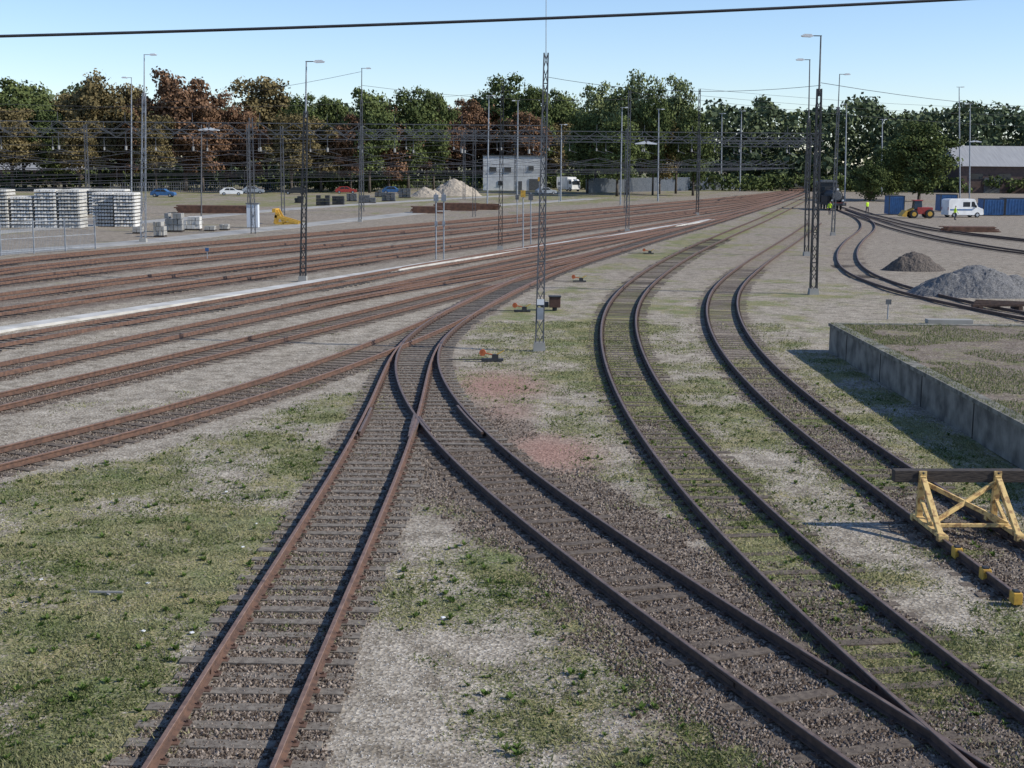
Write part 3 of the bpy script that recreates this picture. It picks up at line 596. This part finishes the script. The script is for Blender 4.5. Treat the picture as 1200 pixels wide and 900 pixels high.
for i in range(3800):
    px=r.uniform(-450,1650); D=r.uniform(360,430); ty=np.interp(px,prof[:,0],prof[:,1])+r.normal()*2.5+5*math.sin(px*.11)+4*math.sin(px*.047+1); t=ad(px,ty,D); zz=t.z*(r.random()**.7); rr=r.uniform(2.4,4.4)
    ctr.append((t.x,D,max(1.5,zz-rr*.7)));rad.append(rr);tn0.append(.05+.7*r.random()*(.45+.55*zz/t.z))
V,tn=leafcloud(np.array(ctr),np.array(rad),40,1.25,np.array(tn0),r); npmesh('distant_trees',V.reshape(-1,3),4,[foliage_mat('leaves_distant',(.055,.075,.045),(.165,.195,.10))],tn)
ctr=[];rad=[]
for i in range(900):
    px=r.uniform(-300,1400); D=r.uniform(300,325) if px<480 else r.uniform(338,352); t=ad(px,200,D); rr=r.uniform(1.0,2.1); ctr.append((t.x,D,r.uniform(.3,3.2)));rad.append(rr)
V,tn=leafcloud(np.array(ctr),np.array(rad),40,.7,r.random(len(ctr))*.6,r); npmesh('bushes',V.reshape(-1,3),4,[fm['g']],tn)
# ---------------------------------------------------------------- buildings
def bldg():
    a=gp(566,223); D=a.y; x0=a.x; x1=ad(638,220,D).x; h=ad(600,183,D).z; mb=MB(); cx_=(x0+x1)/2; wd=x1-x0
    mb.box((cx_,D+5,h/2),(wd,10,h),0); mb.box((cx_,D+5,h+.10),(wd+.3,10.3,.22),2); 
    for fx,zf,ww,hh in((.16,.62,1.6,1.0),(.40,.62,1.6,1.0),(.78,.66,1.2,.9),(.28,.22,1.0,.9)):
        mb.box((x0+wd*fx,D-.03,h*zf),(ww,.12,hh),1); mb.box((x0+wd*fx,D-.06,h*zf-hh/2-.08),(ww+.2,.2,.08),2)
    mb.box((x0+wd*.60,D-.05,1.1),(1.0,.12,2.2),2); mb.box((x0+wd*.84,D-.05,1.4),(2.6,.12,2.7),2)
    for k in range(2): mb.box((x1+.03,D+2.5+k*4,h*.6),(.12,1.2,1.0),1)
    mb.obj('white_office_building',[m_white,m_glass,m_msteel])
bldg()
a=gp(1124,226); D=a.y; x0=a.x; x1=x0+70; zr=ad(1160,171,D+12).z; ze=ad(1160,195,D).z; mb=MB()
mb.box(((x0+x1)/2,D+12,ze/2),(x1-x0,24,ze),0)
mb.prism([(-12.6,0),(0,zr-ze),(12.6,0)],((x0+x1)/2,D+12,ze),(0,1,0),(0,0,1),(1,0,0),x1-x0+1,1)
for k in range(10): mb.box((x0+4+k*7,D-.05,ze*.62),(3.2,.14,1.4),2); 
for k in range(3): mb.box((x0+8+k*20,D-.07,1.9),(4,.14,3.8),3)
mb.obj('warehouse',[m_brick,m_roof,m_glass,m_msteel])
for px,by,wd,h in((30,216,26,3.6),(240,213,18,3.2)):
    a=gp(px,by); mb=MB(); mb.box((a.x,a.y+4,h/2),(wd,8,h),0); mb.prism([(-4.4,0),(0,1.8),(4.4,0)],(a.x,a.y+4,h),(0,1,0),(0,0,1),(1,0,0),wd+.6,1)
    for k in range(6): mb.box((a.x-wd/2+2+k*(wd-4)/5,a.y-.04,h*.55),(1.2,.1,1.1),2)
    mb.obj('low_shed',[m_brick,m_roof,m_glass])
def fence(p,q,h,sp,mi,name='mesh_fence',bar=.02,post=.07):
    mb=MB(); p=Vector(p);q=Vector(q);L=(q-p).length; n=int(L/sp)
    for i in range(n+1): c=p.lerp(q,i/n); mb.beam(c,c+Vector((0,0,h)),bar,bar,0)
    for i in range(int(L/3)+1): c=p.lerp(q,i/max(1,int(L/3))); mb.beam(c,c+Vector((0,0,h+.1)),post,post,0)
    for zz in(.1,.5,1): mb.beam(p+Vector((0,0,h*zz)),q+Vector((0,0,h*zz)),.04,.04,0)
    return mb.obj(name,[mi])
fence(gp(-40,303),gp(112,292),2.4,.14,m_steel,bar=.018,post=.09)
fence(gp(687,226),gp(860,222),3.2,.3,m_steel,bar=.2,post=.15); fence(gp(860,222),gp(948,217),3.2,.3,m_steel,bar=.2,post=.15)
fence(gp(130,226),gp(560,222),2.0,.5,m_msteel,bar=.09,post=.15)
# ---------------------------------------------------------------- stacks & yard clutter
def stack(px0,px1,pyb,pyt,depth,name='concrete_sleeper_stack'):
    b=gp(px1,pyb);D=b.y; h=ad(px1,pyt,D).z; x0=ad(px0,pyb,D).x; x1=b.x; nl=int(h/.36); rr=random.Random(int(px1)); xx=x0
    while xx<x1-1.2:
        mb=MB(); nc=7; W=nc*.31; top=nl-rr.choice([0,0,0,1,1,2]); yo=rr.uniform(-.25,.25); mt=rr.choice([0,0,2])
        for l_ in range(top):
            z=.36*l_+.17
            for c in range(nc):
                mb.box((xx+.31*c+.16,D+depth/2+yo+rr.uniform(-.05,.05),z),(.27,depth,.24),mt,0,.9)
            mb.box((xx+W/2,D+.3+yo,.36*l_+.03),(W,.1,.06),1); mb.box((xx+W/2,D+depth-.4+yo,.36*l_+.03),(W,.1,.06),1)
        mb.obj(name,[m_concl,m_wood,m_conc2]); xx+=W+.22
m_conc2=M('weathered_pale_concrete',(0.55,0.535,0.49),(0.38,0.365,0.32),1.3,0.95,0,0.2)
stack(-70,104,268,221,2.6); stack(108,150,266,221,2.6); stack(60,152,252,219,2.6)
def pallet(px,pyb,wpx,hpx,mat,name,rows=3,cols=4):
    a=gp(px,pyb);D=a.y;s=D/FP; W=wpx*s;h=hpx*s; mb=MB(); rr=random.Random(px)
    mb.box(a+Vector((0,.6,.07)),(W,1.2,.12),1)
    for i in range(rows):
        for j in range(cols):
            if i==rows-1 and rr.random()<.3: continue
            mb.box(a+Vector((-W/2+W*(j+.5)/cols,.6+rr.uniform(-.08,.08),.14+(h-.14)*(i+.5)/rows)),(W/cols*.9,1.1,(h-.14)/rows*.9),0,rr.uniform(-.06,.06))
    mb.obj(name,[mat,m_wood])
pallet(186,278,12,18,m_conc,'concrete_block_pile');pallet(203,272,20,22,m_conc,'concrete_block_pile');pallet(224,270,20,16,m_concl,'concrete_block_pile');pallet(245,271,12,6,m_conc,'concrete_block_pile',2,2);pallet(160,274,10,8,m_conc,'concrete_block_pile',2,2)
pallet(262,270,10,7,m_conc,'concrete_block_pile',2,2)
m_rstk=M('rusty_stack',(.19,.095,.06),(.10,.055,.038),3,.9)
for px,by,wp,hp in((252,250,90,9),(500,250,34,8),(535,247,50,9),(570,246,28,7),(1140,272,60,6)):
    a=gp(px,by);D=a.y;s=D/FP;W=wp*s;h=hp*s;mb=MB();rr=random.Random(px)
    for i in range(5):
        for j in range(5): 
            yo=rr.uniform(-1,1)*.3; mb.beam(a+Vector((-W/2+yo,j*.5,h*(i+.5)/5)),a+Vector((W/2+yo+rr.uniform(-1,.3),j*.5,h*(i+.5)/5)),.35,h/6,0)
    mb.obj('rail_stack',[m_rstk])
for px,by,wp,hp in((378,241,16,12),(396,240,14,10),(412,236,12,9),(430,238,20,9),(455,236,16,10),(474,232,14,11),(350,238,10,8),(445,231,12,8)):
    pallet(px,by,wp,hp,m_dsteel if px<400 else m_msteel,'timber_pile' if px<400 else 'scrap_pile',3,3)
a=gp(296,267);s=a.y/FP;mb=MB();mb.box(a+Vector((0,.4,14*s)),(13*s,.9,27*s),0);mb.box(a+Vector((0,.4,28*s)),(15*s,1.1,.1),1);mb.box(a+Vector((0,-.07,14*s)),(.03,.03,22*s),1);mb.box(a+Vector((.15,-.08,14*s)),(.06,.06,.2),1);mb.obj('equipment_cabinet',[M('pale_cabinet',(.62,.65,.68),(.54,.57,.60),1,.6),m_msteel])
a=gp(336,263); 
mb=MB(); s=a.y/FP
for yo in(0,1.5):
    o=a+Vector((-14*s,yo,0)); mb.beam(o+Vector((0,0,.9)),o+Vector((28*s,0,.15)),.25,.3,0); mb.beam(o+Vector((0,0,.1)),o+Vector((28*s,0,.1)),.2,.2,0); mb.beam(o+Vector((0,0,.1)),o+Vector((.3,0,1.6)),.25,.25,0); mb.beam(o+Vector((1.,0,.1)),o+Vector((.3,0,1.5)),.2,.2,0)
mb.beam(a+Vector((-14*s,-.4,1.5)),a+Vector((-14*s,2,1.5)),.4,.4,0); mb.obj('yellow_buffer_stop',[m_yel])
def pile(px,py,wpx,hpx,mat,name,seed,asp=.8):
    a=gp(px,py);D=a.y;s=D/FP;R=wpx*s/2;h=hpx*s; n=90; g=np.linspace(-1.25,1.25,n); X,Y=np.meshgrid(g,g); rs=np.random.default_rng(seed)
    Z=np.full(X.shape,-.1)
    for i in range(7):
        cx_,cy_=(0,0) if i==0 else (rs.uniform(-.6,.6),rs.uniform(-.4,.3)); hh=1 if i==0 else rs.uniform(.5,.85); rad_=hh*.98-.0
        r_=np.sqrt((X-cx_)**2+(Y-cy_)**2)/max(.3,rad_*(1-.3*(i>0))); Z=np.maximum(Z,hh*(1.10-np.sqrt(r_**2+.03))-.02)
    Z=Z+(fbm(X+seed,Y,3,4,seed)-.5)*.32*np.clip(Z*3,0,1); Z=Z*h+(fbm(X,Y,22,2,seed)-.5)*.11
    me=bpy.data.meshes.new(name); V=np.stack([X.ravel()*R,Y.ravel()*R*asp,Z.ravel()-.03],1); F=[(j*n+i,j*n+i+1,(j+1)*n+i+1,(j+1)*n+i) for j in range(n-1) for i in range(n-1)]
    me.from_pydata(V.tolist(),[],F); me.materials.append(mat); ob=bpy.data.objects.new(name,me); ob.location=(a.x,D+R*asp,0); sc.collection.objects.link(ob)
m_pg=M('grey_aggregate',(.20,.195,.19),(.07,.068,.066),14,.95,0,1.0); m_pb=M('brown_soil',(.13,.105,.085),(.06,.05,.042),9,.95,0,1.0); m_ps=M('sand_mound',(.42,.36,.28),(.28,.24,.19),2,.95,0,.5)
pile(1164,351,160,42,m_pg,'gravel_pile',3); pile(1080,319,74,26,m_pb,'soil_pile',8); pile(532,230,62,22,m_ps,'sand_pile',5); pile(497,231,40,12,m_ps,'sand_pile',15)
a=gp(1112,379); mb=MB(); mb.box(a+Vector((0,0,.1)),(2.1,.5,.2),0); mb.obj('concrete_slab',[m_conc],bevel=.02)
a=gp(1172,364); mb=MB()
for k in range(4): mb.beam(a+Vector((-1.4+k*.15,k*.3,.25+.05*k)),a+Vector((1.8,k*.35,.3)),.12,.12,0)
for k in(-1,1): mb.box(a+Vector((k,.5,.12)),(.2,1.2,.2),0)
mb.obj('scrap_rails',[m_raild])
a=gp(124,697); mb=MB(); mb.beam(a+Vector((-.28,0,.05)),a+Vector((.3,-.03,.06)),.035,.03,0); mb.beam(a+Vector((-.05,.05,.03)),a+Vector((.1,-.1,.04)),.03,.02,0); mb.obj('fallen_stick',[m_conc])
rr=random.Random(4); mb=MB()
for i in range(9):
    a=gp(rr.uniform(0,560),rr.uniform(560,760)); mb.box(a+Vector((0,0,.035)),(rr.uniform(.03,.07),rr.uniform(.03,.06),.015),0,rr.uniform(0,3))
mb.obj('paper_litter',[m_white])
# ---------------------------------------------------------------- vehicles
def wheel(mb,c,r,wd,ax,mi=2,mh=3):
    c=Vector(c);ax=Vector(ax); mb.cyl(c-ax*wd/2,c+ax*wd/2,r,r,mi,18); mb.cyl(c-ax*(wd/2+.01),c+ax*(wd/2+.01),r*.55,r*.55,mh,12)
def vehicle(name,o,yaw,prof,wid,wins,wheels,wr,mats,extras=None):
    mb=MB(); ax=Vector((math.cos(yaw),math.sin(yaw),0)); ext=Vector((-ax.y,ax.x,0)); U=Vector((0,0,1)); o=Vector(o)
    mb.prism(prof,o,ax,U,ext,wid,0)
    for wpf in wins:
        for s in(-1,1): mb.prism(wpf,o+ext*(s*(wid/2+.005)),ax,U,ext,.02,1)
    for x in wheels:
        for s in(-1,1): wheel(mb,o+ax*x+ext*(s*(wid/2-.08))+U*wr,wr,.24,ext)
    if extras: extras(mb,o,ax,ext,U)
    return mb.obj(name,mats,bevel=.03)
vp=[(-2.6,.35),(-2.6,2.35),(-2.35,2.5),(1.2,2.5),(1.75,1.45),(2.55,1.15),(2.65,.45),(2.5,.35)]
def vex(mb,o,ax,ext,U):
    mb.prism([(1.28,2.36),(1.80,1.46),(1.76,1.42),(1.22,2.34)],o,ax,U,ext,1.75,1)
    mb.box(o+ax*2.62+U*.5,(.12,1.9,.25),2,math.atan2(ax.y,ax.x)); 
    for s in(-1,1):
        mb.prism([(-2.4,.95),(.9,.95),(1.0,1.15),(-2.4,1.15)],o+ext*(s*1.006),ax,U,ext,.02,4); mb.box(o+ax*1.4+ext*s*1.1+U*1.5,(.15,.15,.3),2)
        mb.box(o+ax*2.58+ext*s*.75+U*.95,(.14,.3,.18),3); mb.box(o-ax*2.61+ext*s*.85+U*1.2,(.05,.15,.4),5)
a=gp(1130,255); vehicle('van',a+Vector((0,1,0)),math.radians(12),vp,2.0,[[(.75,1.45),(.75,2.15),(1.15,2.15),(1.52,1.45)],[(-.5,1.45),(-.5,2.1),(.55,2.1),(.55,1.45)]],(-1.7,1.7),.36,[m_white,m_glass,m_black,m_silver,m_blue,m_red],vex)
cp=[(-2.2,.3),(-2.2,.85),(-1.9,1.0),(-1.3,1.42),(.3,1.45),(1.0,.98),(2.0,.85),(2.2,.6),(2.15,.3)]
def car(px,py,yaw,body):
    a=gp(px,py); vehicle('car',a+Vector((0,1,0)),yaw,cp,1.75,[[(-1.35,.98),(-1.0,1.34),(-.35,1.36),(-.35,.98)],[(-.25,.98),(-.25,1.36),(.25,1.36),(.8,.98)]],(-1.4,1.35),.31,[body,m_glass,m_black,m_silver])
car(296,227,.1,m_silver); car(640,228,.3,m_silver); car(460,227,0,m_blue); car(1158,250,.2,m_dsteel); car(270,229,.2,m_white); car(345,228,3.2,m_dsteel); car(405,227,.1,m_red); car(190,231,0,m_blue)
def lex(mb,o,ax,ext,U): mb.prism([(-3.6,.9),(-3.6,3.3),(1.1,3.3),(1.1,.9)],o,ax,U,ext,2.5,0); mb.box(o+ax*3.02+U*2.0,(.06,2.0,.9),1,math.atan2(ax.y,ax.x))
a=gp(667,224); vehicle('lorry',a,math.radians(-60),[(-3.6,.5),(-3.6,.85),(1.3,.85),(1.3,2.8),(2.7,2.8),(3.0,1.6),(3.0,.5)],2.3,[[(1.6,1.7),(1.6,2.5),(2.5,2.5),(2.7,1.7)]],(-2.6,2.1),.48,[m_white,m_glass,m_black,m_silver,m_blue],lex)
a=gp(1080,256); mb=MB()
mb.box(a+Vector((.5,1,1.0)),(2.2,1.5,.9),0,0,.92); mb.box(a+Vector((-.4,1,1.75)),(1.1,1.3,1.1),1,0,.85); mb.box(a+Vector((-.4,1,2.35)),(1.2,1.4,.12),0)
for dx,r_ in((-1.0,.55),(1.1,.6)):
    for dy in(.2,1.8): wheel(mb,a+Vector((dx,dy,r_)),r_,.35,(0,1,0),2,3)
mb.beam(a+Vector((-.9,.6,1.3)),a+Vector((-2.1,.6,.7)),.15,.2,3);mb.beam(a+Vector((-.9,1.4,1.3)),a+Vector((-2.1,1.4,.7)),.15,.2,3)
mb.prism([(0,0),(-.7,.1),(-.5,.4),(-.1,.9),(.1,.8)],a+Vector((-2.0,1,.15)),(1,0,0),(0,0,1),(0,1,0),2.0,3); mb.obj('wheel_loader',[m_red,m_glass,m_black,m_yel],bevel=.03)
for px,by,wd,h,n_ in((1051,250,2.2,2.5,1),(1112,246,2.6,2.4,1),(1165,251,3.0,2.2,1),(1192,251,3.4,2.3,1)):
    a=gp(px,by+2);mb=MB();mb.box(a+Vector((0,1.5,h/2+.1)),(wd,2.4,h),0)
    for k in range(8): mb.box(a+Vector((-wd/2+wd*(k+.5)/8,.27,h/2+.1)),(.1,.08,h*.88),0)
    for s in(-1,1): mb.box(a+Vector((s*(wd/2-.06),.28,h/2+.1)),(.12,.12,h),1)
    mb.box(a+Vector((0,1.5,h+.15)),(wd+.06,2.46,.1),1); mb.obj('blue_container',[m_blue,m_dsteel])
a=gp(981,247); mb=MB(); m_lok=m_dsteel
mb.box(a+Vector((0,4.5,.95)),(2.5,10,.35),0); mb.cyl(a+Vector((0,.3,2.25)),a+Vector((0,6.2,2.25)),.85,.85,0,24); mb.cyl(a+Vector((0,.22,2.25)),a+Vector((0,.32,2.25)),.62,.7,1,24)
mb.cyl(a+Vector((0,1,3)),a+Vector((0,1,3.9)),.22,.28,0,14); mb.cyl(a+Vector((0,3.2,3)),a+Vector((0,3.2,3.5)),.35,.25,0,14)
mb.box(a+Vector((0,7.7,2.6)),(2.6,2.8,3.1),0); mb.prism([(-1.45,0),(-1,.35),(1,.35),(1.45,0)],a+Vector((0,7.7,4.15)),(1,0,0),(0,0,1),(0,1,0),3.1,1)
for s in(-1,1):
    mb.box(a+Vector((s*1.05,3.3,1.65)),(.5,4.2,1.1),0); mb.cyl(a+Vector((s*.85,-.5,1.05)),a+Vector((s*.85,-.05,1.05)),.1,.1,1,10); mb.cyl(a+Vector((s*.85,-.56,1.05)),a+Vector((s*.85,-.5,1.05)),.23,.23,1,16)
    mb.cyl(a+Vector((s*.8,-.12,1.55)),a+Vector((s*.8,.05,1.55)),.14,.16,2,12); mb.box(a+Vector((s*.85,6.25,3.2)),(.55,.06,.6),3)
    for k in range(4): wheel(mb,a+Vector((s*.78,1.2+k*2.1,.6)),.58,.14,(1,0,0),0,1)
mb.box(a+Vector((0,-.1,1.0)),(2.6,.16,.5),4); mb.cyl(a+Vector((0,.1,3.2)),a+Vector((0,.3,3.2)),.16,.18,2,12); mb.obj('locomotive',[m_lok,m_msteel,m_white,m_glass,M('dull_red_beam',(.16,.03,.025),None,4)],bevel=.02)
# ---------------------------------------------------------------- people
def person(px,py,yaw,top,stride=.12,arm=.1):
    a=gp(px,py); J=[((0,0,.96),.15),((0,0,1.18),.14),((0,0,1.40),.155),((0,0,1.50),.06),((0,0,1.545),.052),((0,-.015,1.60),.078),((0,-.01,1.68),.098),((0,0,1.755),.075)]
    E=[(0,1),(1,2),(2,3),(3,4),(4,5),(5,6),(6,7)]; hands=[]
    for s in(-1,1):
        k=len(J); J+= [((s*.19,0,1.42),.075),((s*.25,.03+arm*s,1.15),.055),((s*.25,-.08+arm*s*2,.92),.038),((s*.25,-.10+arm*s*2,.85),.036)]; E+=[(2,k),(k,k+1),(k+1,k+2),(k+2,k+3)]; hands.append((s,Vector(J[k+3][0])))
        k=len(J); J+= [((s*.10,0,.88),.11),((s*.11,-.03-stride*s*.5,.50),.075),((s*.12,.03-stride*s,.10),.05),((s*.13,-.14-stride*s,.045),.045)]; E+=[(0,k),(k,k+1),(k+1,k+2),(k+2,k+3)]
    me=bpy.data.meshes.new('person_skel'); me.from_pydata([j[0] for j in J],E,[]); ob=bpy.data.objects.new('tmp',me); sc.collection.objects.link(ob)
    ob.modifiers.new('skin','SKIN')
    if not me.skin_vertices: 
        bpy.context.view_layer.objects.active=ob; bpy.ops.object.select_all(action='DESELECT'); ob.select_set(True); bpy.ops.mesh.customdata_skin_add()
    sv=me.skin_vertices[0].data
    for i,j in enumerate(J): sv[i].radius=(j[1],j[1]*.8); sv[i].use_root=(i==0)
    sb=ob.modifiers.new('sub','SUBSURF'); sb.levels=1; sb.render_levels=1
    dg=bpy.context.evaluated_depsgraph_get(); nm_=bpy.data.meshes.new_from_object(ob.evaluated_get(dg)); bpy.data.objects.remove(ob)
    nm_.materials.clear()
    for mt in(m_trs,top,m_skin,m_hair,m_black): nm_.materials.append(mt)
    for p in nm_.polygons:
        c=p.center; z=c.z; armp=abs(c.x)>.19 and z>.78
        p.material_index= 4 if z<.11 else((2 if z<.90 else 1) if armp and z<1.4 else(0 if z<.93 else(1 if z<1.50 else(3 if(z>1.70 or (c.y>.01 and z>1.58)) else 2)))); p.use_smooth=True
    o=bpy.data.objects.new('person',nm_); o.location=a; o.rotation_euler=(0,0,yaw); o.scale=(1.1,1.1,1.06); sc.collection.objects.link(o)
    mb=MB()
    for s,hp in hands:
        for i,l_ in enumerate((.062,.072,.068,.052)):
            p0=hp+Vector((0,-.028+.018*i,-.01)); p1=p0+Vector((-s*.004,-.004,-l_*.55)); mb.cyl(p0,p1,.009,.008,0,6); mb.cyl(p1,p1+Vector((-s*.016,-.006,-l_*.5)),.008,.006,0,6)
        p0=hp+Vector((0,-.03,.02)); mb.cyl(p0,p0+Vector((-s*.012,-.035,-.04)),.010,.008,0,6)
    mb.cyl((0,-.085,1.655),(0,-.108,1.635),.010,.014,0,6)
    for s in(-1,1): mb.box((s*.030,-.088,1.672),(.02,.012,.010),1); mb.box((s*.092,.0,1.655),(.015,.03,.05),0)
    mb.box((0,-.083,1.605),(.045,.010,.008),2)
    f=mb.obj('face_and_fingers',[m_skin,m_black,m_red],origin=(0,0,0)); f.parent=o
person(1016,250,.4,m_hiv); person(972,252,-.5,m_hiv,.2); person(1119,258,1.4,m_hiv,.05)
print('done')
